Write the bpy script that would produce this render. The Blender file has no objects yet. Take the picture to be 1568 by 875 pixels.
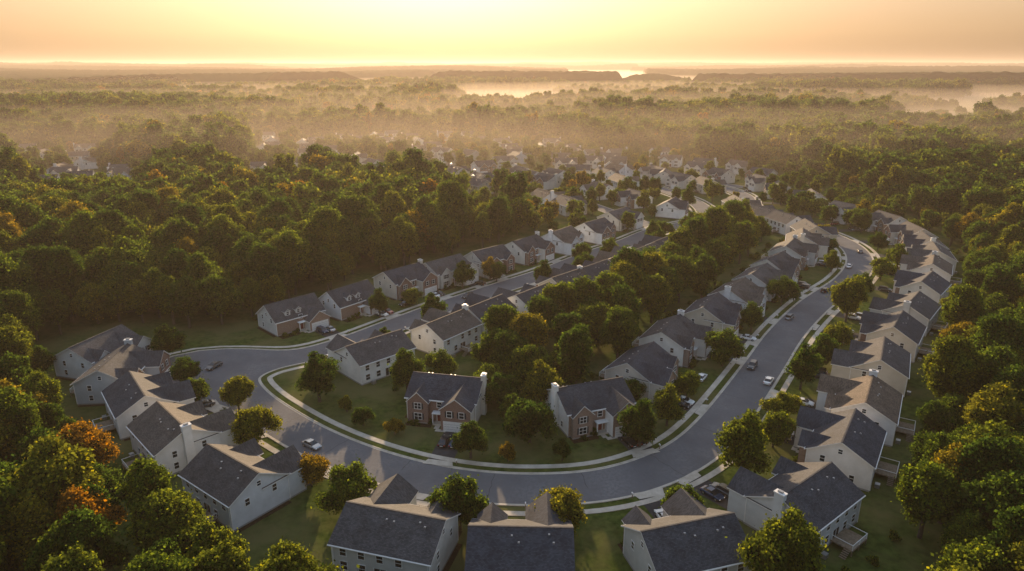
import bpy, math, random
import numpy as np
from mathutils import Vector
S=1.35      # survey grid -> metres
SH=1.411    # survey grid (roof marks) -> metres
sc=bpy.context.scene
rnd=random.Random(7)
root=sc.collection
def link(o): root.objects.link(o); return o
# ------------------------------------------------------------------ materials
def newmat(name):
    m=bpy.data.materials.new(name); m.use_nodes=True; n=m.node_tree
    return m,n,n.nodes['Principled BSDF']
def ramp(n,stops,interp='LINEAR'):
    r=n.nodes.new('ShaderNodeValToRGB'); r.color_ramp.interpolation=interp
    e=r.color_ramp.elements
    while len(e)<len(stops): e.new(.5)
    for i,(p,c) in enumerate(stops): e[i].position=p; e[i].color=(*c,1)
    return r
def noise(n,scale,detail=4,coord='Object',rough=.6):
    t=n.nodes.new('ShaderNodeTexCoord'); x=n.nodes.new('ShaderNodeTexNoise')
    x.inputs['Scale'].default_value=scale; x.inputs['Detail'].default_value=detail; x.inputs['Roughness'].default_value=rough
    n.links.new(t.outputs[coord],x.inputs['Vector']); return x
def mul(n,a,b):
    mx=n.nodes.new('ShaderNodeMix'); mx.data_type='RGBA'; mx.blend_type='MULTIPLY'; mx.inputs[0].default_value=1
    n.links.new(a,mx.inputs[6]); n.links.new(b,mx.inputs[7]); return mx.outputs[2]
def mat_noise(name,c1,c2,scale,rough=.9,c3=None,scale2=None,spec=.2,bump=0,lo=.35,hi=.65):
    m,n,b=newmat(name); x=noise(n,scale,6)
    r=ramp(n,[(lo,c1),(hi,c2)]); n.links.new(x.outputs[0],r.inputs[0]); out=r.outputs[0]
    if c3:
        y=noise(n,scale2,5); mx=n.nodes.new('ShaderNodeMix'); mx.data_type='RGBA'
        rr=ramp(n,[(.42,(0,0,0)),(.62,(1,1,1))]); n.links.new(y.outputs[0],rr.inputs[0])
        n.links.new(rr.outputs[0],mx.inputs[0]); n.links.new(out,mx.inputs[6]); mx.inputs[7].default_value=(*c3,1); out=mx.outputs[2]
    n.links.new(out,b.inputs['Base Color']); b.inputs['Roughness'].default_value=rough; b.inputs['Specular IOR Level'].default_value=spec
    if bump:
        bp=n.nodes.new('ShaderNodeBump'); bp.inputs['Strength'].default_value=bump; bp.inputs['Distance'].default_value=.1
        n.links.new(x.outputs[0],bp.inputs['Height']); n.links.new(bp.outputs[0],b.inputs['Normal'])
    return m
def flat(name,c,rough=.6,spec=.3,metal=0):
    m,n,b=newmat(name); x=noise(n,3,3)
    r=ramp(n,[(.3,tuple(k*.85 for k in c)),(.7,c)]); n.links.new(x.outputs[0],r.inputs[0]); n.links.new(r.outputs[0],b.inputs['Base Color'])
    b.inputs['Roughness'].default_value=rough; b.inputs['Specular IOR Level'].default_value=spec; b.inputs['Metallic'].default_value=metal
    return m
M={}
M['grass']=mat_noise('grass',(.028,.046,.010),(.074,.100,.024),.6,1,(.105,.102,.040),.07,.0,.4)
M['asphalt']=mat_noise('asphalt',(.11,.112,.12),(.165,.165,.172),.12,.9,(.125,.125,.13),1.5,.1,0)
M['drive']=mat_noise('driveway_asphalt',(.035,.035,.038),(.06,.06,.06),.4,.9,spec=.1)
M['concrete']=mat_noise('concrete',(.38,.34,.28),(.52,.47,.40),.5,.9,spec=.1)
M['mulch']=mat_noise('mulch',(.03,.02,.012),(.06,.04,.025),2,1,spec=0)
M['trim']=flat('white_trim',(.76,.75,.73),.6)
M['glass']=flat('window_glass',(.02,.025,.03),.08,.6)
M['metal']=flat('grey_metal',(.35,.35,.35),.4,.5,.6)
M['wood']=mat_noise('deck_wood',(.16,.12,.08),(.26,.2,.14),2,.8)
M['garage']=flat('garage_door',(.74,.73,.71),.5)
M['door']=flat('front_door',(.16,.03,.025),.4)
M['found']=flat('foundation',(.30,.29,.27),.9)
def siding(name,c):
    m,n,b=newmat(name)
    t=n.nodes.new('ShaderNodeTexCoord'); w=n.nodes.new('ShaderNodeTexWave'); w.wave_type='BANDS'; w.bands_direction='Z'; w.wave_profile='SAW'
    w.inputs['Scale'].default_value=1.6; n.links.new(t.outputs['Object'],w.inputs['Vector'])
    r=ramp(n,[(0,tuple(k*.86 for k in c)),(.25,c),(1,tuple(k*.97 for k in c))]); n.links.new(w.outputs['Fac'],r.inputs[0])
    x=noise(n,.5,4); rr=ramp(n,[(.3,(.84,.84,.83)),(.7,(1,1,1))]); n.links.new(x.outputs[0],rr.inputs[0])
    oi=n.nodes.new('ShaderNodeObjectInfo'); rt=ramp(n,[(0,(1.05,1.07,1.1)),(.28,(1.0,.97,.91)),(.42,(.60,.67,.76)),(.56,(1.03,1.05,1.08)),(.76,(.78,.70,.60)),(.88,(1.05,1.05,1.06)),(1,(.76,.80,.85))]); n.links.new(oi.outputs['Random'],rt.inputs[0])
    n.links.new(mul(n,mul(n,r.outputs[0],rr.outputs[0]),rt.outputs[0]),b.inputs['Base Color'])
    b.inputs['Roughness'].default_value=.7; b.inputs['Specular IOR Level'].default_value=.2; return m
SID=[siding('siding_'+k,c) for k,c in dict(cream=(.73,.71,.67),white=(.80,.79,.78),tan=(.62,.58,.51),grey=(.58,.59,.60)).items()]
def brick(name,c1,c2):
    m,n,b=newmat(name); t=n.nodes.new('ShaderNodeTexCoord'); mp=n.nodes.new('ShaderNodeMapping'); mp.inputs['Rotation'].default_value=(math.radians(90),0,0)
    k=n.nodes.new('ShaderNodeTexBrick'); k.inputs['Scale'].default_value=2.2; k.inputs['Color1'].default_value=(*c1,1); k.inputs['Color2'].default_value=(*c2,1); k.inputs['Mortar'].default_value=(.3,.27,.24,1)
    k.inputs['Mortar Size'].default_value=.015
    n.links.new(t.outputs['Object'],mp.inputs[0]); n.links.new(mp.outputs[0],k.inputs['Vector']); n.links.new(k.outputs[0],b.inputs['Base Color']); b.inputs['Roughness'].default_value=.9; return m
BR=[brick('red_brick',(.16,.085,.06),(.21,.115,.085)),brick('brown_brick',(.20,.12,.085),(.27,.18,.13))]
def shingle(name,c):
    m,n,b=newmat(name)
    t=n.nodes.new('ShaderNodeTexCoord'); k=n.nodes.new('ShaderNodeTexBrick'); k.inputs['Scale'].default_value=1.3
    k.inputs['Color1'].default_value=(*[q*.7 for q in c],1); k.inputs['Color2'].default_value=(*[q*1.3 for q in c],1); k.inputs['Mortar'].default_value=(*[q*.5 for q in c],1); k.inputs['Mortar Size'].default_value=.02
    n.links.new(t.outputs['Object'],k.inputs['Vector'])
    x=noise(n,.35,6); rr=ramp(n,[(.3,(.65,.65,.65)),(.7,(1.2,1.2,1.2))]); n.links.new(x.outputs[0],rr.inputs[0])
    oi=n.nodes.new('ShaderNodeObjectInfo'); rt=ramp(n,[(0,(.80,.84,.92)),(.4,(1.15,1.12,1.08)),(.7,(.9,.95,1.05)),(1,(1.4,1.22,1.05))]); n.links.new(oi.outputs['Random'],rt.inputs[0])
    n.links.new(mul(n,mul(n,k.outputs[0],rr.outputs[0]),rt.outputs[0]),b.inputs['Base Color'])
    b.inputs['Roughness'].default_value=.8; b.inputs['Specular IOR Level'].default_value=.2; return m
SHG=[shingle('charcoal_shingles',(.055,.058,.066)),shingle('slate_shingles',(.070,.070,.074)),shingle('brown_shingles',(.095,.082,.072))]
def leafmat(name,cols,tr=.5):
    m=bpy.data.materials.new(name); m.use_nodes=True; n=m.node_tree; n.nodes.clear()
    o=n.nodes.new('ShaderNodeOutputMaterial'); oi=n.nodes.new('ShaderNodeObjectInfo'); ge=n.nodes.new('ShaderNodeNewGeometry')
    r=ramp(n,cols); n.links.new(oi.outputs['Random'],r.inputs[0])
    r2=ramp(n,[(0,(.3,.36,.42)),(.5,(.85,.9,.95)),(.85,(1.3,1.25,1)),(1,(2.2,1.85,1.1))]); n.links.new(ge.outputs['Random Per Island'],r2.inputs[0])
    c=mul(n,r.outputs[0],r2.outputs[0])
    d=n.nodes.new('ShaderNodeBsdfDiffuse'); t=n.nodes.new('ShaderNodeBsdfTranslucent'); ms=n.nodes.new('ShaderNodeMixShader'); ms.inputs[0].default_value=tr
    hs=n.nodes.new('ShaderNodeHueSaturation'); hs.inputs['Value'].default_value=2.4; hs.inputs['Saturation'].default_value=1.08
    n.links.new(c,d.inputs[0]); n.links.new(c,hs.inputs['Color']); n.links.new(hs.outputs[0],t.inputs[0])
    n.links.new(d.outputs[0],ms.inputs[1]); n.links.new(t.outputs[0],ms.inputs[2]); n.links.new(ms.outputs[0],o.inputs[0]); return m
LEAF=leafmat('leaves',[(0,(.035,.060,.012)),(.35,(.050,.078,.014)),(.7,(.076,.100,.016)),(.94,(.115,.118,.018)),(.988,(.16,.115,.02)),(1,(.19,.10,.02))])
LEAFA=leafmat('autumn_leaves',[(0,(.18,.11,.018)),(.5,(.21,.09,.018)),(1,(.17,.13,.02))])
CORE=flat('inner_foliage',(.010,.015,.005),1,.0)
BARK=mat_noise('bark',(.05,.04,.03),(.10,.08,.06),3,.95)
# ------------------------------------------------------------------ mesh builder
class MB:
    def __init__(s): s.v=[]; s.f=[]; s.m=[]; s.mats=[]
    def mi(s,m):
        if m not in s.mats: s.mats.append(m)
        return s.mats.index(m)
    def poly(s,pts,m):
        i=len(s.v); s.v+= [tuple(p) for p in pts]; s.f.append(tuple(range(i,i+len(pts)))); s.m.append(s.mi(m))
    def box(s,x0,x1,y0,y1,z0,z1,m):
        a=[(x0,y0,z0),(x1,y0,z0),(x1,y1,z0),(x0,y1,z0),(x0,y0,z1),(x1,y0,z1),(x1,y1,z1),(x0,y1,z1)]
        for q in ((3,2,1,0),(4,5,6,7),(0,1,5,4),(1,2,6,5),(2,3,7,6),(3,0,4,7)): s.poly([a[k] for k in q],m)
    def slab(s,a,b,c,d,t,m,me):
        up=[Vector(p) for p in (a,b,c,d)]; dn=[p-Vector((0,0,t)) for p in up]
        n=(up[1]-up[0]).cross(up[3]-up[0])
        if n.z<0: up.reverse(); dn.reverse()
        s.poly(up,m); s.poly(dn[::-1],me)
        for i in range(4):
            j=(i+1)%4; s.poly([dn[i],dn[j],up[j],up[i]],me)
    def mesh(s,name):
        me=bpy.data.meshes.new(name); me.from_pydata(s.v,[],s.f)
        for m in s.mats: me.materials.append(m)
        me.polygons.foreach_set('material_index',s.m); me.update(); return me
def place(name,me,loc,rot=0,scale=1):
    o=bpy.data.objects.new(name,me); o.location=loc; o.rotation_euler=(0,0,rot)
    o.scale=(scale,)*3 if not isinstance(scale,tuple) else scale
    return link(o)
# ------------------------------------------------------------------ houses
def window(b,side,c,z,w=1.0,h=1.4,off=0,shut=None):
    t,g=M['trim'],M['glass']
    def bx(a0,a1,z0,z1,p0,p1,m):
        if side=='F': b.box(a0,a1,off-p1,off-p0,z0,z1,m)
        elif side=='B': b.box(a0,a1,off+p0,off+p1,z0,z1,m)
        elif side=='L': b.box(off-p1,off-p0,a0,a1,z0,z1,m)
        else: b.box(off+p0,off+p1,a0,a1,z0,z1,m)
    f=.1
    bx(c-w/2-f,c+w/2+f,z-f,z,.0,.07,t); bx(c-w/2-f,c+w/2+f,z+h,z+h+f,.0,.07,t)
    bx(c-w/2-f,c-w/2,z,z+h,0,.07,t); bx(c+w/2,c+w/2+f,z,z+h,0,.07,t)
    bx(c-w/2,c+w/2,z,z+h,0,.025,g)
    bx(c-w/2,c+w/2,z+h/2-.04,z+h/2+.04,.026,.05,t)
    if w>1.3: bx(c-.04,c+.04,z,z+h/2-.05,.026,.05,t); bx(c-.04,c+.04,z+h/2+.05,z+h,.026,.05,t)
    if shut: 
        bx(c-w/2-f-.35,c-w/2-f-.01,z,z+h,0,.05,shut); bx(c+w/2+f+.01,c+w/2+f+.35,z,z+h,0,.05,shut)
DARK=flat('dark_shutter',(.03,.03,.035),.6)
def house_mesh(name,W,D,h,p,sid,front,roof,flip,gw=(6.2,3.2,5.4,.8),sw=(4.2,1.2,5.4,1.0),chim='',deck=False,dorm=False,seed=0):
    r=random.Random(seed); b=MB(); x0,x1,y0,y1=-W/2,W/2,-D/2,D/2
    zr=h+D/2*p; T=M['trim']
    b.box(x0-.03,x1+.03,y0-.03,y1+.03,-.3,.35,M['found'])
    b.poly([(x0,y0,.35),(x1,y0,.35),(x1,y0,h),(x0,y0,h)],front)
    b.poly([(x1,y1,.35),(x0,y1,.35),(x0,y1,h),(x1,y1,h)],sid)
    b.poly([(x0,y1,.35),(x0,y0,.35),(x0,y0,h),(x0,0,zr-.05),(x0,y1,h)],sid)
    b.poly([(x1,y0,.35),(x1,y1,.35),(x1,y1,h),(x1,0,zr-.05),(x1,y0,h)],sid)
    o=.45; e=.35; th=.2
    b.slab((x0-o,y0-e,h-e*p+th),(x1+o,y0-e,h-e*p+th),(x1+o,0,zr+th),(x0-o,0,zr+th),th,roof,T)
    b.slab((x0-o,y1+e,h-e*p+th),(x1+o,y1+e,h-e*p+th),(x1+o,.001,zr+th),(x0-o,.001,zr+th),th,roof,T)
    b.box(x0-o,x1+o,-.14,.14,zr+th-.08,zr+th+.03,roof)
    b.box(x0-o,x1+o,y1+e+.004,y1+e+.13,h-e*p-.04,h-e*p+.12,T); b.box(x0-o,x1+o,y0-e-.13,y0-e-.004,h-e*p-.04,h-e*p+.12,T)
    for cx in (x0,x1):
        for cy in (y0,y1): b.box(cx-.07,cx+.07,cy-.07,cy+.07,.36,h-.02,T)
    sgn=-1 if flip else 1
    def wing(cx,w,pr,hw,pp,garage):
        a0,a1=cx-w/2,cx+w/2; yf=y0-pr; z=hw+w/2*pp
        if z>zr-.35: pp=(zr-.35-hw)/(w/2); z=hw+w/2*pp
        b.box(a0-.03,a1+.03,yf-.03,y0-.04,-.3,.3,M['found'])
        b.poly([(a0,yf,.3),(a1,yf,.3),(a1,yf,hw),(cx,yf,z-.05),(a0,yf,hw)],front)
        b.poly([(a0,y0,.3),(a0,yf,.3),(a0,yf,hw),(a0,y0,hw)],sid if pr>2 else front); b.poly([(a1,yf,.3),(a1,y0,.3),(a1,y0,hw),(a1,yf,hw)],sid if pr>2 else front)
        yb=-.4 if hw>4 else y0+.6
        b.slab((a0-.3,yf-.35,hw-.3*pp+th),(cx,yf-.35,z+th),(cx,yb,z+th),(a0-.3,yb,hw-.3*pp+th),th,roof,T)
        b.slab((a1+.3,yf-.35,hw-.3*pp+th),(cx+.001,yf-.35,z+th),(cx+.001,yb,z+th),(a1+.3,yb,hw-.3*pp+th),th,roof,T)
        if garage:
            b.box(cx-2.5,cx+2.5,yf-.05,yf,.05,2.35,M['garage']); 
            for k in (.62,1.2,1.78): b.box(cx-2.45,cx+2.45,yf-.056,yf-.05,k,k+.035,DARK)
            b.box(cx-2.65,cx-2.51,yf-.09,yf,.05,2.5,T); b.box(cx+2.51,cx+2.65,yf-.09,yf,.05,2.5,T); b.box(cx-2.5,cx+2.5,yf-.09,yf,2.36,2.5,T)
            if hw>4:
                window(b,'F',cx-1.3,3.5,1.0,1.4,yf,DARK); window(b,'F',cx+1.3,3.5,1.0,1.4,yf,DARK)
        else:
            window(b,'F',cx,1.0,1.6,1.5,yf,DARK); window(b,'F',cx,3.6,1.4,1.4,yf,DARK)
    gx=sgn*(W/2-gw[0]/2-.15); wing(gx,gw[0],gw[1],gw[2],gw[3],True)
    if sw: sx=-sgn*(W/2-sw[0]/2-.6); wing(sx,sw[0],sw[1],sw[2],sw[3],False)
    ex=(-sgn)*.3 if sw else 0
    b.box(ex-.55,ex+.55,y0-.06,y0,.36,2.5,M['door']); b.box(ex-.68,ex-.56,y0-.09,y0,.36,2.65,T); b.box(ex+.56,ex+.68,y0-.09,y0,.36,2.65,T); b.box(ex-.55,ex+.55,y0-.09,y0,2.51,2.65,T)
    b.box(ex-1.3,ex+1.3,y0-1.5,y0-.09,.0,.34,M['concrete'])
    b.box(ex-1.3,ex+1.3,y0-1.5,y0-.1,2.75,2.95,T)
    for k in (-1.15,1.15): b.box(ex+k-.09,ex+k+.09,y0-1.4,y0-1.22,.34,2.75,T)
    window(b,'F',ex,3.7,1.0,1.3,y0)
    xs=[-W/2+1.8+i*(W-3.6)/4 for i in range(5)]
    for i,x in enumerate(xs):
        if r.random()<.85: window(b,'B',x,3.6,1.0,1.35,y1)
        if i!=2 and r.random()<.8: window(b,'B',x,1.0,1.1,1.5,y1)
    b.box(-.95,.95,y1,y1+.04,.4,2.4,M['glass']); b.box(-1.08,-.96,y1,y1+.08,.4,2.5,T); b.box(.96,1.08,y1,y1+.08,.4,2.5,T); b.box(-.04,.04,y1+.041,y1+.07,.4,2.4,T)
    for s,o_ in (('L',x0),('R',x1)):
        for yy in (-D*.25,D*.22):
            if r.random()<.7: window(b,s,yy,3.6,.8,1.3,o_)
            if r.random()<.5: window(b,s,yy,1.1,.8,1.3,o_)
        if s==chim: continue
        window(b,s,0,h+.7,.7,.9,o_)
    if chim:
        q=-1 if chim=='L' else 1
        def bq(a,c_,*k): b.box(min(q*a,q*c_),max(q*a,q*c_),*k)
        bq(x1+.001,x1+.9,-.8,.8,-.3,zr+.9,sid); bq(x1-.1,x1+1.0,-.9,.9,zr+.9,zr+1.1,T); bq(x1+.2,x1+.7,-.4,.4,zr+1.1,zr+1.4,M['metal'])
    if dorm:
        for dx in (-W*.22,0):
            yf=y0+1.0; zb=h+1.0*p; b.box(dx-.8,dx+.8,yf,yf+2.2,zb-.2,zb+1.5,sid)
            window(b,'F',dx,zb+.3,.8,1.0,yf)
            b.slab((dx-1.05,yf-.25,zb+1.35),(dx,yf-.25,zb+2.2),(dx,yf+3,zb+2.2),(dx-1.05,yf+3,zb+1.35),.12,roof,T)
            b.slab((dx+1.05,yf-.25,zb+1.35),(dx+.001,yf-.25,zb+2.2),(dx+.001,yf+3,zb+2.2),(dx+1.05,yf+3,zb+1.35),.12,roof,T)
    for k in range(4):
        x=x0+2+k*1.1+r.random()*.5+(3 if k>1 else 0); y=r.uniform(1.0,2.2); z=zr+th-y*p
        b.box(x-.14,x+.14,y-.14,y+.14,z-.1,z+.16,M['metal'])
    b.box(x1-.25,x1-.15,y1+.08,y1+.18,.2,h-.3,T); b.box(x0+.15,x0+.25,y1+.08,y1+.18,.2,h-.3,T)
    b.box(W*.3,W*.3+.9,y1+.6,y1+1.4,0,.8,M['metal'])
    if chim!='L': b.box(x0-.9,x0-.04,y0+.4,y1-.4,-.1,.06,M['mulch'])
    b.box(-(W/2-.2) if sgn>0 else 1.6,-1.6 if sgn>0 else W/2-.2,y0-2.6,y0-.04,-.1,.07,M['mulch'])
    if deck:
        dx0,dx1,dy0,dy1,dz=-3.2,1.6,y1+.1,y1+3.6,1.1
        b.box(dx0,dx1,dy0,dy1,dz-.2,dz,M['wood'])
        for px in (dx0+.1,(dx0+dx1)/2,dx1-.1):
            b.box(px-.08,px+.08,dy1-.2,dy1-.04,-.2,dz-.2,M['wood']); b.box(px-.05,px+.05,dy1-.15,dy1-.05,dz,dz+.95,T)
        b.box(dx0,dx1,dy1-.14,dy1-.06,dz+.95,dz+1.03,T)
        for px in (dx0+.04,dx1-.12): b.box(px,px+.08,dy0,dy1-.15,dz+.95,dz+1.03,T); b.box(px,px+.08,dy0+.1,dy0+.18,dz,dz+.94,T)
        k=dx0+.3
        while k<dx1: b.box(k,k+.04,dy1-.12,dy1-.08,dz+.1,dz+.94,T); k+=.3
        for q in range(5): b.box(dx1+.01+q*.3,dx1+.3+q*.3,dy1-1.3,dy1-.3,dz-.25-q*.2,dz-.2-q*.2,M['wood'])
    K=1.12
    b.v=[(x*K,y*K,z*1.06) for x,y,z in b.v]
    me=b.mesh(name); me['gx']=gx*K; me['gp']=(D/2+gw[1])*K; me['ex']=ex*K; me['D']=D*K
    return me
cfg=[ # W D h p sid front roof flip gw sw chim deck dorm
 (15,11.5,5.6,.55,0,BR[0],0,False,(6.4,3.4,5.4,.8),(4.4,1.2,5.4,1.0),'R',True,False),
 (14.5,11,5.5,.58,1,BR[1],0,True,(6.2,3.6,5.3,.9),(4.2,1.4,5.4,1.0),'',True,False),
 (15.5,11.5,5.5,.55,0,SID[0],1,False,(6.6,4.0,5.3,.8),(4.6,1.0,5.3,.95),'',False,False),
 (14.5,11.5,5.6,.6,2,BR[0],0,True,(6.2,3.0,5.4,.85),(4.0,1.5,5.5,1.0),'',True,False),
 (15,11,4.4,.72,3,BR[1],1,False,(6.4,3.2,3.2,.8),None,'',False,True),
 (14.5,11.5,5.6,.55,1,SID[3],2,True,(6.4,3.8,5.4,.8),(4.4,1.2,5.4,.95),'L',True,False),
 (15,11.5,5.6,.55,1,BR[1],0,False,(6.4,3.4,5.4,.8),(4.4,1.2,5.4,1.0),'L',False,False),
]
HV=[house_mesh('house_%s'%'abcdefg'[i],c[0],c[1],c[2],c[3],SID[c[4]],c[5],SHG[c[6]],c[7],c[8],c[9],c[10],c[11],c[12],i) for i,c in enumerate(cfg)]
# ------------------------------------------------------------------ roads
def cr(pts,step=2.0):
    P=[Vector((x*S,y*S,0)) for x,y in pts]; P=[2*P[0]-P[1]]+P+[2*P[-1]-P[-2]]; o=[]
    for i in range(1,len(P)-2):
        a,b,c,d=P[i-1:i+3]; n=max(2,int((c-b).length/step))
        for k in range(n):
            t=k/n; o.append(.5*((2*b)+(c-a)*t+(2*a-5*b+4*c-d)*t*t+(3*b-a-3*c+d)*t**3))
    o.append(P[-2]); 
    for _ in range(6): o=[o[0]]+[(o[i-1]+o[i]*2+o[i+1])/4 for i in range(1,len(o)-1)]+[o[-1]]
    return o
def strip(b,path,a0,a1,z,m,h=0):
    n=len(path); pr=None
    for i in range(n):
        t=(path[min(i+1,n-1)]-path[max(i-1,0)]).normalized(); N=Vector((t.y,-t.x,0))
        f=lambda a:a[i] if isinstance(a,list) else a
        A=path[i]+N*f(a0); B=path[i]+N*f(a1); A.z=B.z=z
        if pr:
            b.poly([pr[0],pr[1],B,A],m)
            if h:
                for q in (0,1):
                    C,Dn=pr[q],(A,B)[q]; lo=Vector((0,0,-h))
                    b.poly([C,Dn,Dn+lo,C+lo],m)
        pr=(A,B)
MAIN=[(60,395),(74,350),(84,310),(79,275),(56.5,255.4),(40.8,235.2),(25,216.9),(11.1,199),(-4.4,182.5),(-17.7,167.7),(-29,153.7),(-37,143.5),(-44,137),(-51.5,132.5),(-55.3,125),(-50.3,116.7),(-42.5,108.8),(-33.3,101),(-23.2,94.5),(-13.3,90),(-3.3,87.6),(6.4,87.3),(14.3,88.5),(21.9,91.9),(29.4,97.6),(35.9,105.4),(43.4,116.4),(52.9,131.1),(64.7,149.5),(80.5,170.3),(98.6,190.4),(112,211.4),(118,232.4),(116,255),(108,275),(106,300),(112,330),(104,360),(92,385)]
path=cr(MAIN)
cum=[0]
for i in range(1,len(path)): cum.append(cum[-1]+(path[i]-path[i-1]).length)
el=min(range(len(path)),key=lambda i:(path[i]-Vector((-55.3*S,127*S,0))).length); sel=cum[el]
bump=[24*math.exp(-((c-sel)/9.0)**2) for c in cum]
def road(path,bump,hw=5.0,walk=True):
    R=lambda k:[hw+k+q for q in bump]
    b=MB(); strip(b,path,-hw,R(0),.05,M['asphalt']); place('road',b.mesh('road'),(0,0,0))
    b=MB(); strip(b,path,-hw-.45,-hw,.06,M['concrete']); strip(b,path,R(0),R(.45),.06,M['concrete'])
    strip(b,path,-hw-.7,-hw-.45,.16,M['concrete'],.2); strip(b,path,R(.45),R(.7),.16,M['concrete'],.2); place('kerb',b.mesh('kerb'),(0,0,0))
    if walk:
        b=MB(); strip(b,path,-hw-3.7,-hw-2.3,.10,M['concrete'],.15); strip(b,path,R(2.3),R(3.7),.10,M['concrete'],.15); place('sidewalk',b.mesh('sidewalk'),(0,0,0))
road(path,bump)
p2=cr([(60,252),(48,275),(30,315),(5,345),(-20,385),(-60,440)]); road(p2,[0]*len(p2),4,False)
p3=cr([(-20,385),(20,400),(60,395),(92,385),(120,350),(150,330)]); road(p3,[0]*len(p3),4,False)
b=MB(); rt=random.Random(4)
TAR=mat_noise('tar',(.05,.05,.052),(.07,.07,.072),1,.7)
for i in range(30,len(path)-120,9):
    if abs(cum[i]-sel)<18: continue
    t=(path[i+1]-path[i-1]).normalized(); N=Vector((t.y,-t.x,0)); a=path[i]-N*4.9; pts=[a+N*(9.8*k/7)+t*rt.uniform(-.25,.25) for k in range(8)]
    if rt.random()<.5: pts=pts[:rt.choice([4,5,6])]
    for p_,q_ in zip(pts,pts[1:]): b.poly([(p_.x,p_.y,.056),(q_.x,q_.y,.056),(q_.x+t.x*.12,q_.y+t.y*.12,.056),(p_.x+t.x*.12,p_.y+t.y*.12,.056)],TAR)
place('road_cracks',b.mesh('road_cracks'),(0,0,0))
allroad=[p for p in path]+p2+p3
RA=np.array([(p.x,p.y) for p in allroad])
def near(x,y,lo=0,hi=None):
    seg=RA[lo:hi]; d=np.hypot(seg[:,0]-x,seg[:,1]-y); i=int(d.argmin()); return seg[i],float(d[i])
NM=len(path)
def edge(x,y,key):
    "distance to the kerb line, following the widened corner on its outer side"
    d=np.hypot(RA[:,0]-x,RA[:,1]-y); i=int(d.argmin()); e=float(d[i])
    if key=='L' and i<NM: e-=bump[i]
    return e
# ------------------------------------------------------------------ place houses
houses=[]
rows=dict(
B=[(-14,69.5),(1,66.5),(20.5,67)],
R=[(38,76),(50,90),(59,102),(70,119),(81,134),(92,148),(105,165),(116,181),(125,195),(130,208),(134,222),(136,242),(130,261)],
I=[(13,104),(24,117),(33,132),(45,146),(55,159),(65,172),(74,185),(84,200),(93,213),(101,226),(99,242),(97,255),(95,273),(128,288),(122,309),(121,330),(102,349)],
M=[(-11,107),(-27,124),(-14,136),(-6,146),(5,155),(14,167),(22,176),(30,185),(39,195),(46,204),(65,222)],
U=[(-51,148),(-40,158),(-29,173),(-19,182),(-7,192),(4,205),(16,217),(29,230),(39,249)],
L=[(-38,81),(-52,93),(-63,104),(-73,115),(-82,125)])
var=dict(B=[2,1,3],R=[0,1,5,2,3,0,1,5,2,0,3,1,2],I=[6,1,0,3,5,2,1,0,5,3,1,2,5,1,0,2,3],M=[0,2,5,1,2,3,0,5,2,1,0],U=[4,4,0,2,3,0,5,1,2],L=[1,5,1,0,2])
face={('M',0):(-.2,-.98),('I',0):(.35,-.94)}
names={0:'brick_house',1:'white_house',2:'cream_house',3:'tan_house',4:'grey_dormer_house',5:'siding_house',6:'brick_front_house'}
bd=MB(); ba=MB()
drives=[]
for key,L in rows.items():
    for k,(sx,sy) in enumerate(L):
        x,y=sx*SH,sy*SH
        if key=='M' and k>0 or key=='U': q,d=near(x,y,0,el-6)
        else: q,d=near(x,y,el+3,NM)
        dx,dy=q[0]-x,q[1]-y; l=math.hypot(dx,dy); f=(dx/l,dy/l)
        if d<17: x-=f[0]*(17-d)*.7; y-=f[1]*(17-d)*.7
        f=face.get((key,k),f)
        th=math.atan2(f[0],-f[1]); v=var[key][k]; me=HV[v]
        place(names[v],me,(x,y,.0),th); houses.append((x,y))
        c,s=math.cos(th),math.sin(th)
        W2=lambda a,b_,x=x,y=y,c=c,s=s:(x+c*a-s*b_,y+s*a+c*b_)
        gx,gp=me['gx'],me['gp']; yy=-gp
        while edge(*W2(gx,yy),key)>5.6 and yy>-45: yy-=.25
        yk=yy
        if -gp-yk>2:
            bd.poly([(*W2(gx-2.7,yk-.3),.03),(*W2(gx+2.7,yk-.3),.03),(*W2(gx+2.7,-gp-.05),.03),(*W2(gx-2.7,-gp-.05),.03)],M['drive'])
            ba.poly([(*W2(gx-3.4,yk-.3),.168),(*W2(gx+3.4,yk-.3),.168),(*W2(gx+2.7,yk+1.7),.115),(*W2(gx-2.7,yk+1.7),.115)],M['concrete'])
        ex=me['ex']; D2=me['D']/2
        ba.poly([(*W2(ex-.6,-D2-3.2),.05),(*W2(ex+.6,-D2-3.2),.05),(*W2(ex+.6,-D2-1.6),.05),(*W2(ex-.6,-D2-1.6),.05)],M['concrete'])
        sg=1 if gx>ex else -1
        ba.poly([(*W2(ex,-D2-4.3),.054),(*W2(ex+sg*(abs(gx-ex)-2.4),-D2-4.3),.054),(*W2(ex+sg*(abs(gx-ex)-2.4),-D2-3.1),.054),(*W2(ex,-D2-3.1),.054)],M['concrete'])
        drives.append((key,k,W2,gx,gp,yk,th,ex,D2,sg))
place('driveway',bd.mesh('driveway'),(0,0,0)); place('driveway_apron',ba.mesh('driveway_apron'),(0,0,0))
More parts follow.
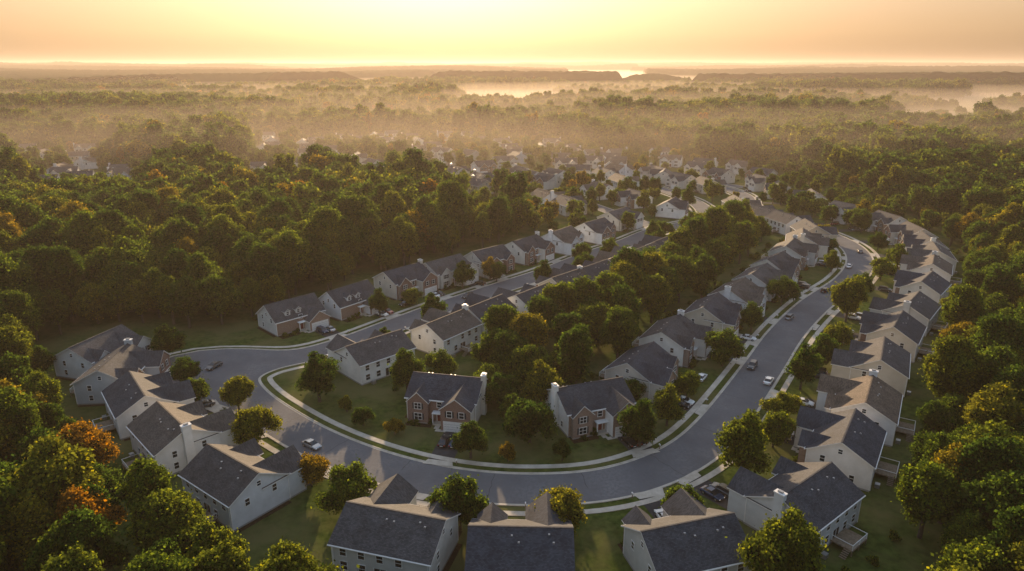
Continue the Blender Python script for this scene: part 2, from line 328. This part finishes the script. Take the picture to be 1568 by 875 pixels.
far=[(14,289),(23,274),(35,305),(45,296),(24,261),(35,258),(5,360),(-5,343),(-12,377),(-29,360),(20,472),(36,370),(69,360),(92,323),(75,332),(53,289),(68,267),(63,284),(-5,405),(-95,420),(-94,515),(-151,501),(-166,484),(-70,515),(-26,436),(-297,436),(-227,332),(-268,426),(-235,360),(-313,450),(-202,354),(427,720),(456,702),(495,702),(421,678),(496,729),(10,289),(21,313),(53,332),(48,354),(30,420),(-37,420),(-79,391),(-105,420),(-2,472),(60,420),(95,410),(128,385),(-50,400),(-120,460),(-60,460),(0,440),(40,470),(-180,520),(-130,540),(470,745),(520,760),(445,760),(400,700),(-290,470),(-250,400),(130,355),(76,372),(10,330),(-15,320),(-218,345),(-245,372),(-210,370),(-262,400),(-330,470),(-140,380),(-128,395),(540,735),(575,760),(380,680),(600,790),(560,800)]
rf=random.Random(3)
for _ in range(62): far.append((rf.uniform(-200,30),rf.uniform(440,580)) if _<24 else (rf.uniform(-45,120),rf.uniform(335,450)))
for sx,sy in far:
    x,y=sx*SH,sy*SH
    if any(math.hypot(x-a,y-b)<19 for a,b in houses): continue
    q,d=near(x,y)
    if d<18:
        l=max(d,.1); x+=(x-q[0])/l*(19-d); y+=(y-q[1])/l*(19-d)
        if any(math.hypot(x-a,y-b)<17 for a,b in houses): continue
    th=math.atan2(q[0]-x,-(q[1]-y)) if d<60 else rf.choice([.3,.3+math.pi,.3+math.pi/2])+rf.uniform(-.2,.2)
    v=rf.choice([0,1,2,5,1,5]); place(names[v],HV[v],(x,y,0),th); houses.append((x,y))
HA=np.array(houses)
# ------------------------------------------------------------------ trees
def tree_mesh(name,seed,H,R,nb,nl,leaf,limb=True,lowc=.24,bs=(.17,.34)):
    g=np.random.default_rng(seed)
    cz=H*(1+lowc)/2; sz=H*(1-lowc)/2
    d=g.normal(size=(nb,3)); d/=np.linalg.norm(d,axis=1)[:,None]
    rad=g.uniform(.35,.92,nb)[:,None]; c=d*rad*np.array([R,R,sz]); 
    c*=np.array([g.uniform(.85,1.15),g.uniform(.85,1.15),1]); c[:,2]+=cz
    ph=g.uniform(0,6.28); c[:,:2]*=(1+.16*np.sin(3*np.arctan2(c[:,1],c[:,0])+ph))[:,None]
    tf=np.clip((c[:,2]-cz)/sz,-1,1); c[:,0]*=1-.3*np.maximum(tf,0); c[:,1]*=1-.3*np.maximum(tf,0)
    br=R*g.uniform(*bs,nb)
    k=g.choice(nb,nl*2,p=br**2/np.sum(br**2)); dd=g.normal(size=(nl*2,3)); dd[:,2]+=.3; dd/=np.linalg.norm(dd,axis=1)[:,None]
    p=c[k]+dd*br[k][:,None]*(g.uniform(.72,1.15,nl*2)+.12*g.normal(size=nl*2)**2)[:,None]
    dist=np.linalg.norm(p[:,None,:]-c[None],axis=2)/br[None]
    keep=np.where(dist.min(1)>.68)[0][:nl]; p=p[keep]; dd=dd[keep]; n_=len(p)
    nn=dd+g.normal(size=(n_,3))*.8; nn/=np.linalg.norm(nn,axis=1)[:,None]
    t=np.cross(nn,g.normal(size=(n_,3))); t/=np.linalg.norm(t,axis=1)[:,None]; bt=np.cross(nn,t)
    s=(leaf*g.uniform(.45,1.35,n_)/2)[:,None]
    V=np.stack([p+t*s,p+bt*s*.7,p-t*s,p-bt*s*.7],1).reshape(-1,3)
    F=np.arange(n_*4).reshape(-1,4)
    verts=V.tolist(); faces=F.tolist(); mi=[0]*n_
    import bmesh
    bm=bmesh.new(); bmesh.ops.create_icosphere(bm,subdivisions=1,radius=1); iv=[v.co.copy() for v in bm.verts]; iff=[[v.index for v in f.verts] for f in bm.faces]; bm.free()
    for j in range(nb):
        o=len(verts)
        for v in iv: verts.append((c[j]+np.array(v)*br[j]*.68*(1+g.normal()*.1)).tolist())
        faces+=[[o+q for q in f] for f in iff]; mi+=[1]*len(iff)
    def cone(a,b_,r0,r1,n=6):
        a=Vector(a);b_=Vector(b_); ax=(b_-a).normalized(); u=ax.orthogonal().normalized(); w=ax.cross(u); o=len(verts)
        for q,r in ((a,r0),(b_,r1)):
            for i in range(n): an=2*math.pi*i/n; verts.append(tuple(q+(u*math.cos(an)+w*math.sin(an))*r))
        for i in range(n): faces.append([o+i,o+(i+1)%n,o+n+(i+1)%n,o+n+i]); mi.append(2)
    tr=H*.018+.06; cone((0,0,-.3),(.1,.05,H*.3),tr*1.3,tr); cone((.1,.05,H*.3),(0,.1,H*.7),tr,tr*.4)
    if limb:
        for j in np.argsort(c[:,2])[:9]: cone((.08,.05,H*(.22+.02*(j%6))),c[j].tolist(),tr*.5,.05,5)
    me=bpy.data.meshes.new(name); me.from_pydata(verts,[],faces)
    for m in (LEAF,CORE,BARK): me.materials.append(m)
    me.polygons.foreach_set('material_index',mi); me.update(); return me
HI=[tree_mesh('tree_%d'%i,10+i,*a) for i,a in enumerate([(17,5.6,62,17000,.58),(20,5.2,66,18000,.58),(16,6.2,64,18000,.58),(18,5.9,75,18000,.58),(15,4.8,52,15000,.58),(22,6.0,78,19000,.58)])]
LO=[tree_mesh('treelow_%d'%i,30+i,*a) for i,a in enumerate([(17,5.7,30,3000,1.15,False,.24,(.22,.4)),(20,5.3,32,3000,1.15,False,.24,(.22,.4)),(16,6.2,32,3200,1.15,False,.24,(.22,.4)),(19,6.0,34,3200,1.15,False,.24,(.22,.4))])]
YD=[tree_mesh('yardtree_%d'%i,50+i,*a) for i,a in enumerate([(10,4.1,44,11000,.44,True,.16),(11,3.6,48,11000,.44,True,.16),(9,4.3,44,11000,.44,True,.14),(13,4.7,54,14000,.48,True,.16),(14.5,4.4,54,14000,.48,True,.16)])]
AUT=[]
for m_ in (HI[0],HI[3],YD[0],YD[3]):
    c_=m_.copy(); c_.materials[0]=LEAFA; AUT.append(c_)
def coll(name,meshes):
    c=bpy.data.collections.new(name)
    for i,m in enumerate(meshes): c.objects.link(bpy.data.objects.new('broadleaf_tree_kind',m))
    return c
def scatter(name,pts,c):
    me=bpy.data.meshes.new(name); me.from_pydata([p[:3] for p in pts],[],[])
    for nm,ty,ix in (('s','FLOAT',3),('r','FLOAT',4),('i','INT',5)):
        a=me.attributes.new(nm,ty,'POINT'); a.data.foreach_set('value',[p[ix] for p in pts])
    o=place(name,me,(0,0,0)); md=o.modifiers.new('scatter','NODES')
    ng=bpy.data.node_groups.new(name+'_nodes','GeometryNodeTree'); md.node_group=ng
    ng.interface.new_socket('Geometry',in_out='INPUT',socket_type='NodeSocketGeometry'); ng.interface.new_socket('Geometry',in_out='OUTPUT',socket_type='NodeSocketGeometry')
    N=ng.nodes; gi=N.new('NodeGroupInput'); go=N.new('NodeGroupOutput'); ip=N.new('GeometryNodeInstanceOnPoints'); ci=N.new('GeometryNodeCollectionInfo')
    ci.inputs['Collection'].default_value=c; ci.inputs['Separate Children'].default_value=True; ci.inputs['Reset Children'].default_value=True
    def attr(nm,t):
        a=N.new('GeometryNodeInputNamedAttribute'); a.data_type=t; a.inputs['Name'].default_value=nm; return a.outputs['Attribute']
    cx=N.new('ShaderNodeCombineXYZ'); er=N.new('FunctionNodeEulerToRotation')
    ng.links.new(attr('r','FLOAT'),cx.inputs['Z']); ng.links.new(cx.outputs[0],er.inputs[0]); ng.links.new(er.outputs[0],ip.inputs['Rotation'])
    ip.inputs['Pick Instance'].default_value=True
    ng.links.new(attr('i','INT'),ip.inputs['Instance Index']); ng.links.new(attr('s','FLOAT'),ip.inputs['Scale'])
    ng.links.new(gi.outputs[0],ip.inputs['Points']); ng.links.new(ci.outputs[0],ip.inputs['Instance']); ng.links.new(ip.outputs[0],go.inputs[0])
    return o
CL=[(-106,147),(-92,123),(-72,100),(-56,83),(-40,71),(-26,60),(0,46),(38,50),(44,62),(53,75),(65,94),(77,113),(90,132),(104,153),(122,179),(140,207),(157,242),(170,288),(168,318),(170,365),(149,427),(94,458),(68,493),(25,583),(-210,583),(-65,475),(-37,376),(5,295),(9,258),(-10,226),(-29,207),(-43,191),(-54,175),(-65,160),(-72,150),(-80,151),(-94,157)]
CP=np.array(CL)*S
def inpoly(x,y,P):
    r=np.zeros(x.shape,bool); n=len(P); j=n-1
    for i in range(n):
        xi,yi=P[i]; xj,yj=P[j]
        c=((yi>y)!=(yj>y))&(x<(xj-xi)*(y-yi)/(yj-yi+1e-9)+xi); r^=c; j=i
    return r
g=np.random.default_rng(5)
def jgrid(x0,x1,y0,y1,s):
    X,Y=np.meshgrid(np.arange(x0,x1,s),np.arange(y0,y1,s)); X=X+g.uniform(-.42,.42,X.shape)*s; Y=Y+g.uniform(-.42,.42,Y.shape)*s
    return X.ravel(),Y.ravel()
def vnoise(x,y,s,seed=0):
    x=x/s+seed*17.3; y=y/s+seed*9.1; xi=np.floor(x).astype(int); yi=np.floor(y).astype(int); fx=x-xi; fy=y-yi; fx=fx*fx*(3-2*fx); fy=fy*fy*(3-2*fy)
    def h(a,b): 
        v=np.sin(a*127.1+b*311.7+seed*74.7)*43758.5453; return v-np.floor(v)
    return (h(xi,yi)*(1-fx)+h(xi+1,yi)*fx)*(1-fy)+(h(xi,yi+1)*(1-fx)+h(xi+1,yi+1)*fx)*fy
def mindist(x,y,A):
    out=np.empty(len(x))
    for i in range(0,len(x),4000): out[i:i+4000]=np.sqrt(((x[i:i+4000,None]-A[None,:,0])**2+(y[i:i+4000,None]-A[None,:,1])**2).min(1))
    return out
hi=[];lo=[];dist_tr=[]
HF=HA[HA[:,1]>430]
sh_=lambda qs: np.concatenate([HF*(1-q/np.hypot(HF[:,0],HF[:,1]))[:,None] for q in qs])
HFs=sh_((18,34,50)); HFt=sh_((62,76,90,104,118))
for (y0,y1,s) in ((45,420,8.2),(420,900,10.0),(900,1500,12.0),(1500,2500,15.0)):
    X,Y=jgrid(-y1*.95,y1*.95,y0,y1,s)
    k=(np.abs(X)<Y*.88+40); X,Y=X[k],Y[k]
    inc=inpoly(X,Y,CP); md=mindist(X,Y,HA); mf=mindist(X,Y,HFs); mt=mindist(X,Y,HFt)
    rd=mindist(X,Y,RA)
    dens=g.uniform(size=X.shape)
    band=vnoise(X,Y*2.6,560,3)*.62+vnoise(X,Y*1.6,210,4)*.38
    openf=((band>.55+np.clip((1350-Y)/1500,0,1))&(Y>950))|((np.abs(Y-1080-X*.12)<60)&(vnoise(X,Y,300,7)>.5))|((np.abs(Y-1650+X*.2)<120)&(vnoise(X,Y,420,12)>.45))
    keep=(~inc)&(md>13)&(rd>14)&(mf>11)&(~((md<30)&(dens<.5)&(Y>330)))&~(openf)&(~((np.hypot(X,Y)<66)))
    hv=vnoise(X,Y,90,1); rise=vnoise(X,Y*2,500,21)
    for x,y,h_,m_,t_,r_ in zip(X[keep],Y[keep],hv[keep],md[keep],mt[keep],rise[keep]):
        sc_=float(g.uniform(.78,1.38))*(1+.35*(h_-.4))*(s/8.5)**.6
        if y<330: sc_*=min(1,.62+max(0,m_-14)/75)
        elif t_<15 or m_<38: sc_*=.6
        elif y>900: sc_*=.8+.5*r_
        if y<150 and abs(x)<75: sc_=min(sc_,.88)
        rr=float(g.uniform(0,6.28))
        (hi if y<330 else lo).append((x,y,-.2,sc_,rr,int(g.integers(0,6 if y<330 else 4))))
    if y0<900:
        kk=inc&(Y>330)&(md>12)&(rd>8)&(dens<.6)
        for x,y in zip(X[kk],Y[kk]): dist_tr.append((x,y,-.2,float(g.uniform(.4,.72)),float(g.uniform(0,6.28)),int(g.integers(0,4))))
cH=coll('forest_kinds',HI); cL=coll('distant_forest_kinds',LO)
scatter('forest',hi,cH); scatter('distant_forest',lo,cL); scatter('distant_neighbourhood_trees',dist_tr,cL)
for x,y,k_,s_ in ((-53,71,0,.85),(-99,116,0,.95),(-61,77,2,1.3),(146,182,1,.95),(104,119,0,.7),(-115,270,0,1.2),(64,68,2,1.2),(-88,205,0,1),(160,200,0,1)):
    place('autumn_tree',AUT[k_],(x*S,y*S,-.1),rnd.uniform(0,6),s_)
TR=[(-73,133,1.1),(-58,112,.75),(-42,99,1.05),(-7,78,1.1),(-23,82,1.05),(6,76,1.0),(3,100,1.15),(-7,94,.85),(-36,115,1.2),(-14,124,.9),(-19,152,1),(-28,136,.6),(-4,129,1.1),(3,120,1.15),(10,124,1.1),(-13,182,1),(9,182,.9),(22,195,1),(21,99,1.05),(27,106,1),(44,131,1.1),(60,147,.85),(74,166,1),(35,90,1.2),(56,120,1.1),(82,157,1.4),(131,250,1),(103,222,.8),(97,199,.9),(118,201,1.1),(43,99,.8),(31,64,1.3),(-11,58,1.0),(-5,57,1.1),(23,78,.8),(-24,60,1.3),(8,53,.9),(14,54,.8),
(48,108,.8),(64,129,.9),(72,140,.8),(-50,112,.8),(-64,122,.8),(-30,88,.7),(93,176,.9),(106,192,.9),(-33,160,.8),(-24,167,.7),(2,190,.8),(16,205,.8),(28,216,.9),(52,244,.9),(112,236,.9),(122,224,.8),(-20,118,1.0),(-2,112,1.1),(6,112,1.1),
(-20,103,.45),(-26,106,.5),(-30,111,.4),(8,95,.5),(-1,92,.4),(20,112,.9),(0,106,.7),(-38,126,.6),
(16,147,1.5),(22,151,1.5),(29,166,1.5),(40,184,1.3),(34,156,1.3),(55,201,1.6),(51,171,1.3),(44,171,1.5),(64,200,1.4),(80,227,1.3),(17,138,1.5),(22,131,1.3),(14,156,1.3),(7,142,1.4),(72,208,1.4),(4,131,1.3),(33,117,.7),(-4,187,.8),(47,237,1),(50,227,1),(56,287,1.1),(78,294,1.1),(126,279,1),(89,237,1.1),(28,160,1.5),(36,175,1.4),(47,190,1.4),(60,212,1.5),(70,222,1.4),(10,148,1.4),(-2,137,1.3),(85,250,1.3),(58,186,1.3),(25,142,1.5),
(19,143,1.4),(12,134,1.4),(31,170,1.4),(24,157,1.4),(39,164,1.3),(36,168,1.4),(50,196,1.5),(44,186,1.4),(66,216,1.5),(76,232,1.4),(52,181,1.3),(0,126,1.3),(78,218,1.3),(88,257,1.2),(75,243,1.2),(66,236,1.1),(12,117,1.3),(-5,116,1.0)]
for x,y,s in TR:
    X,Y=x*S,y*S
    d=np.hypot(HA[:,0]-X,HA[:,1]-Y); i=d.argmin()
    if d[i]<11.5: v=(np.array([X,Y])-HA[i])/max(d[i],.1); X,Y=HA[i]+v*12
    q,dd=near(X,Y,0,NM)
    if dd<8.5 and abs(X+78)>20: X,Y=q[0]+(X-q[0])/dd*9.8,q[1]+(Y-q[1])/dd*9.8
    kind=rnd.choice(YD[3:]) if s>=1.25 else rnd.choice(YD[:3]); s2=s*.92 if s>=1.25 else s*1.08
    place('broadleaf_tree',kind,(X,Y,-.05),rnd.uniform(0,6.28),(s2*rnd.uniform(.85,1.12),s2*rnd.uniform(.85,1.12),s2*rnd.uniform(.85,1.15)))
SB=[tree_mesh('shrub_%d'%i,80+i,1.5,1.1,12,800,.24,False,.0) for i in range(2)]
for (key,k,W2,gx,gp,yk,th,ex,D2,sg) in drives:
    for a in (6.8,5.4,4.0,2.2):
        if rnd.random()<.8: px,py=W2(-a*sg,-D2-(2.3 if a>3 else 1.2)); place('shrub',rnd.choice(SB),(px,py,0),rnd.uniform(0,6),rnd.uniform(.55,1.05))
    for _ in range(3):
        px,py=W2(rnd.uniform(-9,9),D2+rnd.uniform(5.5,9)); 
        if near(px,py)[1]>11 and mindist(np.array([px]),np.array([py]),HA)[0]>11: place('shrub',rnd.choice(SB),(px,py,0),rnd.uniform(0,6),rnd.uniform(.7,1.6))
b=MB(); b.box(-.06,.06,-.06,.06,0,1.05,M['wood']); b.box(-.12,.12,-.28,.28,1.05,1.22,M['trim']); b.box(-.09,.09,-.28,.28,1.22,1.30,M['trim']); b.box(.12,.14,.05,.2,1.15,1.35,M['door']); mbm=b.mesh('mailbox')
for d_ in drives[:45]:
    W2,gx,yk,th=d_[2],d_[3],d_[5],d_[6]; px,py=W2(gx+3.9,yk+.9); place('mailbox',mbm,(px,py,.0),th)
# ------------------------------------------------------------------ cars
PAINT=[flat('paint_'+n,c,.25,.6,mt) for n,c,mt in (('white',(.75,.75,.74),0),('black',(.015,.015,.018),.2),('silver',(.42,.43,.44),.6),('blue',(.03,.05,.10),.3),('grey',(.10,.105,.11),.4),('red',(.2,.02,.02),.2))]
TYRE=flat('tyre',(.02,.02,.02),.9); HEAD=flat('headlamp',(.8,.8,.75),.15,.6); TAIL=flat('tail_lamp',(.35,.02,.015),.2,.6)
def car_mesh(name,paint,suv):
    b=MB(); hw=.92
    st=[(-2.3,.74,.42,.72),(-2.22,.84,.30,.86),(-1.7,.90,.26,.98 if not suv else 1.05),(-.6,.92,.24,.97 if not suv else 1.08),(.7,.92,.24,.95 if not suv else 1.08),(1.3,.91,.26,.90 if not suv else 1.05),(2.0,.86,.30,.78 if not suv else .95),(2.25,.78,.40,.62 if not suv else .78)]
    rings=[]
    for x,w,z0,z1 in st: rings.append([(x,-w*.9,z0),(x,-w,z0+.15),(x,-w,z1-.16),(x,-w*.86,z1),(x,w*.86,z1),(x,w,z1-.16),(x,w,z0+.15),(x,w*.9,z0)])
    for a,c in zip(rings,rings[1:]):
        for i in range(8): j=(i+1)%8; b.poly([a[i],a[j],c[j],c[i]],paint)
    b.poly(rings[0],paint); b.poly(rings[-1][::-1],paint)
    if suv: A=[(-2.1,.74,1.03),(-1.9,.66,1.60),(.25,.68,1.66),(1.1,.76,1.06)]
    else: A=[(-1.75,.72,.96),(-1.0,.62,1.38),(.15,.62,1.42),(1.05,.74,.93)]
    zb=.9 if not suv else 1.0
    r0,r1=A[1],A[2]
    b.poly([(r0[0],-r0[1],r0[2]),(r1[0],-r1[1],r1[2]),(r1[0],r1[1],r1[2]),(r0[0],r0[1],r0[2])],paint)
    b.poly([(A[0][0],-A[0][1],A[0][2]),(r0[0],-r0[1],r0[2]),(r0[0],r0[1],r0[2]),(A[0][0],A[0][1],A[0][2])],M['glass'])
    b.poly([(r1[0],-r1[1],r1[2]),(A[3][0],-A[3][1],A[3][2]),(A[3][0],A[3][1],A[3][2]),(r1[0],r1[1],r1[2])],M['glass'])
    for s in (-1,1):
        L=[(A[0][0],s*A[0][1]*1.12,zb),(A[3][0],s*A[3][1]*1.1,zb),(r1[0],s*r1[1],r1[2]),(r0[0],s*r0[1],r0[2])]
        b.poly(L if s<0 else L[::-1],M['glass'])
        xm=-.4; b.poly([(xm-.05,s*.83,zb),(xm+.05,s*.83,zb),(xm+.05,s*.645,r0[2]+.005),(xm-.05,s*.645,r0[2]+.005)],paint)
        b.box(.75,.95,min(s*.9,s*1.05),max(s*.9,s*1.05),zb-.02,zb+.12,paint)
        b.box(2.12,2.27,min(s*.5,s*.78),max(s*.5,s*.78),.55 if not suv else .66,.66 if not suv else .80,HEAD); b.box(-2.31,-2.2,min(s*.5,s*.8),max(s*.5,s*.8),.64,.80,TAIL)
        for x in (-1.4,1.4):
            n=14; c=[(x+.34*math.cos(i*2*math.pi/n),.34+.34*math.sin(i*2*math.pi/n)) for i in range(n)]
            o_,i_=s*.94,s*.70
            for i in range(n): j=(i+1)%n; b.poly([(c[i][0],i_,c[i][1]),(c[j][0],i_,c[j][1]),(c[j][0],o_,c[j][1]),(c[i][0],o_,c[i][1])],TYRE)
            b.poly([(q[0],o_,q[1]) for q in c],TYRE); b.poly([(x+(q[0]-x)*.6,o_+s*.01,.34+(q[1]-.34)*.6) for q in c],M['metal'])
    b.box(-2.34,-2.2,-.3,.3,.45,.58,M['trim'])
    return b.mesh(name)
CARS={(i,s):car_mesh('car',PAINT[i],s) for i in range(6) for s in (False,True)}
def roaddir(x,y):
    d=np.hypot(RA[:NM,0]-x,RA[:NM,1]-y); i=int(d.argmin()); a=path[max(0,i-1)]; b_=path[min(NM-1,i+1)]; return math.atan2(b_.y-a.y,b_.x-a.x)
for x,y,c,s in ((-33,99,2,False),(50,130,4,True),(51,123,0,False),(-62,130,4,False),(75,144,0,True),(38,124.5,0,False),(87,180,1,True),(-28,169,1,False),(90,176,0,False),(-12,175,4,True),(69,159,2,True),(105,204,0,False),(117,222,4,False),(-46,109,1,True)):
    X,Y=x*S,y*S; q,d=near(X,Y,0,NM)
    if d<8 and d>3: X,Y=q[0]+(X-q[0])/d*3.7,q[1]+(Y-q[1])/d*3.7
    place('car' if not s else 'suv_car',CARS[(c,s)],(X,Y,.055),roaddir(X,Y)+(math.pi if (x,y)==(50,130) else 0),1.08)
rc=random.Random(11)
for (key,k,W2,gx,gp,yk,th,ex,D2,sg) in drives:
    n=rc.choice([1,1,2,2,2])
    if (key,k) in (('M',0),('I',0),('R',0),('L',0)): n=2
    if -gp-yk<8: n=min(n,1)
    if -gp-yk<5.5: n=0
    for q in range(n):
        px,py=W2(gx+(-1.25 if q else 1.25),-gp-3.0-rc.uniform(0,.6)-(1.5 if -gp-yk>12 else 0)); c,s=rc.choice([0,1,2,3,4,1,0,5]),rc.random()<.45
        if (key,k) in (('M',0),('I',0)): c=rc.choice([1,4,3])
        place('suv_car' if s else 'car',CARS[(c,s)],(px,py,.035),th+rc.choice([-1,1])*math.pi/2+rc.uniform(-.04,.04),1.05)
# ------------------------------------------------------------------ ground, far canopy, water
b=MB(); b.poly([(-20000,-2000,0),(20000,-2000,0),(20000,30000,0),(-20000,30000,0)],M['grass']); place('ground',b.mesh('ground'),(0,0,0))
na,nr=760,680
an=np.linspace(-.86,.86,na); ra=2350*np.exp(np.linspace(0,math.log(17500/2350),nr))
A,Rr=np.meshgrid(an,ra); X=np.sin(A)*Rr; Y=np.cos(A)*Rr
hills=vnoise(X,Y*1.6,1500,1)*.6+vnoise(X,Y*1.5,560,2)*.4
mask=vnoise(X,Y*2.2,1300,5)*.65+vnoise(X,Y*2,400,6)*.35
fm=np.clip((mask-.43)/.03,0,1)
wat=((X-500-.12*(Y-3700))/(170+ (Y-3000)*.05))**2; inlet=(wat<1)&(Y>3300)&(Y<5600)
bay=(Y>5600)&(Y<7800)&(np.abs(X+400)<1300+600*vnoise(X,Y,900,11))
fm=np.where(inlet|bay,0,fm)
crown=(vnoise(X,Y,11,8)*.5+vnoise(X,Y,19,9)*.5)
amp=np.clip(Rr/3000,1,2)
Z=fm*(18+hills*(44+np.clip((Rr-3000)/110,0,70))+crown*11*amp)-(1-fm)*2
V=np.stack([X,Y,Z],-1).reshape(-1,3)
idx=np.arange(na*nr).reshape(nr,na); F=np.stack([idx[:-1,:-1],idx[:-1,1:],idx[1:,1:],idx[1:,:-1]],-1).reshape(-1,4)
me=bpy.data.meshes.new('far_forest_hills'); me.vertices.add(len(V)); me.vertices.foreach_set('co',V.astype(np.float32).ravel())
me.loops.add(F.size); me.loops.foreach_set('vertex_index',F.ravel().astype(np.int32)); me.polygons.add(len(F)); me.polygons.foreach_set('loop_start',np.arange(0,F.size,4,dtype=np.int32)); me.update(calc_edges=True); me.validate()
me.materials.append(mat_noise('far_canopy',(.022,.030,.010),(.045,.050,.014),.03,1,(.036,.045,.014),.01,0)); place('far_forest_hills',me,(0,0,0))
m,n,bs=newmat('water'); bs.inputs['Base Color'].default_value=(.03,.035,.04,1); bs.inputs['Roughness'].default_value=.25
xn=noise(n,.05,3); bp=n.nodes.new('ShaderNodeBump'); bp.inputs['Strength'].default_value=.2; n.links.new(xn.outputs[0],bp.inputs['Height']); n.links.new(bp.outputs[0],bs.inputs['Normal'])
b=MB(); b.poly([(-2400,5500,.5),(2200,5500,.5),(2200,8000,.5),(-2400,8000,.5)],m); b.poly([(250,3250,.6),(750,3250,.6),(1000,5499,.6),(400,5499,.6)],m); place('river',b.mesh('river'),(0,0,0))
# ------------------------------------------------------------------ haze, sky, sun, camera
EL=math.radians(13.5); AZ=math.radians(-5.5)
def hazebox(name,x0,x1,y0,y1,z0,z1,den,col=(1,.9,.78),an_=.55):
    b=MB(); b.box(x0,x1,y0,y1,z0,z1,None); me=bpy.data.meshes.new(name); me.from_pydata(b.v,[],b.f)
    import bmesh
    bm=bmesh.new(); bm.from_mesh(me); bmesh.ops.remove_doubles(bm,verts=bm.verts,dist=.01); bmesh.ops.recalc_face_normals(bm,faces=bm.faces); bm.to_mesh(me); bm.free()
    vm=bpy.data.materials.new(name); vm.use_nodes=True; n=vm.node_tree; n.nodes.clear()
    o=n.nodes.new('ShaderNodeOutputMaterial'); vs=n.nodes.new('ShaderNodeVolumeScatter'); vs.inputs['Density'].default_value=den; vs.inputs['Anisotropy'].default_value=an_; vs.inputs['Color'].default_value=(*col,1)
    ab=n.nodes.new('ShaderNodeVolumeAbsorption'); ad=n.nodes.new('ShaderNodeAddShader'); ab.inputs['Density'].default_value=den*.35; ab.inputs['Color'].default_value=(.5,.38,.25,1)
    n.links.new(vs.outputs[0],ad.inputs[0]); n.links.new(ab.outputs[0],ad.inputs[1])
    n.links.new(ad.outputs[0],o.inputs['Volume']); me.materials.append(vm); place(name,me,(0,0,0))
hazebox('haze',-19000,19000,-1500,20000,-3,150,.00017,(.53,.44,.37),.40)
hazebox('valley_mist',-18000,18000,480,19000,-2,34,.00095,(.62,.52,.42),.40)
hazebox('ground_mist',-17000,17000,1000,18000,-1,15,.0016,(.74,.62,.50),.35)
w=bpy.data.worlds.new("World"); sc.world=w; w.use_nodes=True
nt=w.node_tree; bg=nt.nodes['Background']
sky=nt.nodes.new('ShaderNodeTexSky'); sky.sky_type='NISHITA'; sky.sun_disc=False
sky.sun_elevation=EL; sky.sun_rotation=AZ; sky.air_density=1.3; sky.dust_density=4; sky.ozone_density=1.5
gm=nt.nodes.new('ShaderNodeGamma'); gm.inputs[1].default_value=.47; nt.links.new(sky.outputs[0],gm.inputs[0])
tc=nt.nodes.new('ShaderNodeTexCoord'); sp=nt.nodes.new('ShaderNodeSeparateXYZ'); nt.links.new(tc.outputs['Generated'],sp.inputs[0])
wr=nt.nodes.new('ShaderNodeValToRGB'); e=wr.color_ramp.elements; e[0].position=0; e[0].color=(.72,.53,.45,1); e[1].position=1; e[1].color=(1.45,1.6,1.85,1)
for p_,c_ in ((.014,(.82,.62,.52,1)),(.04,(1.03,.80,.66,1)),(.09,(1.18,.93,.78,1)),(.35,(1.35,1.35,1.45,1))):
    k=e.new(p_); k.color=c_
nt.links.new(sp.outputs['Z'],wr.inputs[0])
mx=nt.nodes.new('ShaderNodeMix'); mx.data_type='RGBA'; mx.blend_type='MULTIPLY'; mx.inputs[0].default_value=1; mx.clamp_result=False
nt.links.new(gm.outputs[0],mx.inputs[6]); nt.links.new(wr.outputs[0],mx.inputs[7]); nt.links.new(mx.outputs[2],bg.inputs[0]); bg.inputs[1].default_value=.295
sd=bpy.data.lights.new('sun','SUN'); sd.energy=9.0; sd.angle=math.radians(.8); sd.color=(1,.70,.40)
so=link(bpy.data.objects.new('sun',sd))
d=Vector((math.sin(AZ)*math.cos(EL),math.cos(AZ)*math.cos(EL),math.sin(EL)))
so.rotation_euler=d.to_track_quat('Z','Y').to_euler()
cd=bpy.data.cameras.new('camera'); cd.lens=24; cd.sensor_width=36; cd.clip_end=60000
co=link(bpy.data.objects.new('camera',cd)); co.location=(0,0,81); co.rotation_euler=(math.radians(90-17.9),0,0); sc.camera=co
sc.view_settings.view_transform='Standard'; sc.view_settings.look='None'; sc.view_settings.exposure=0
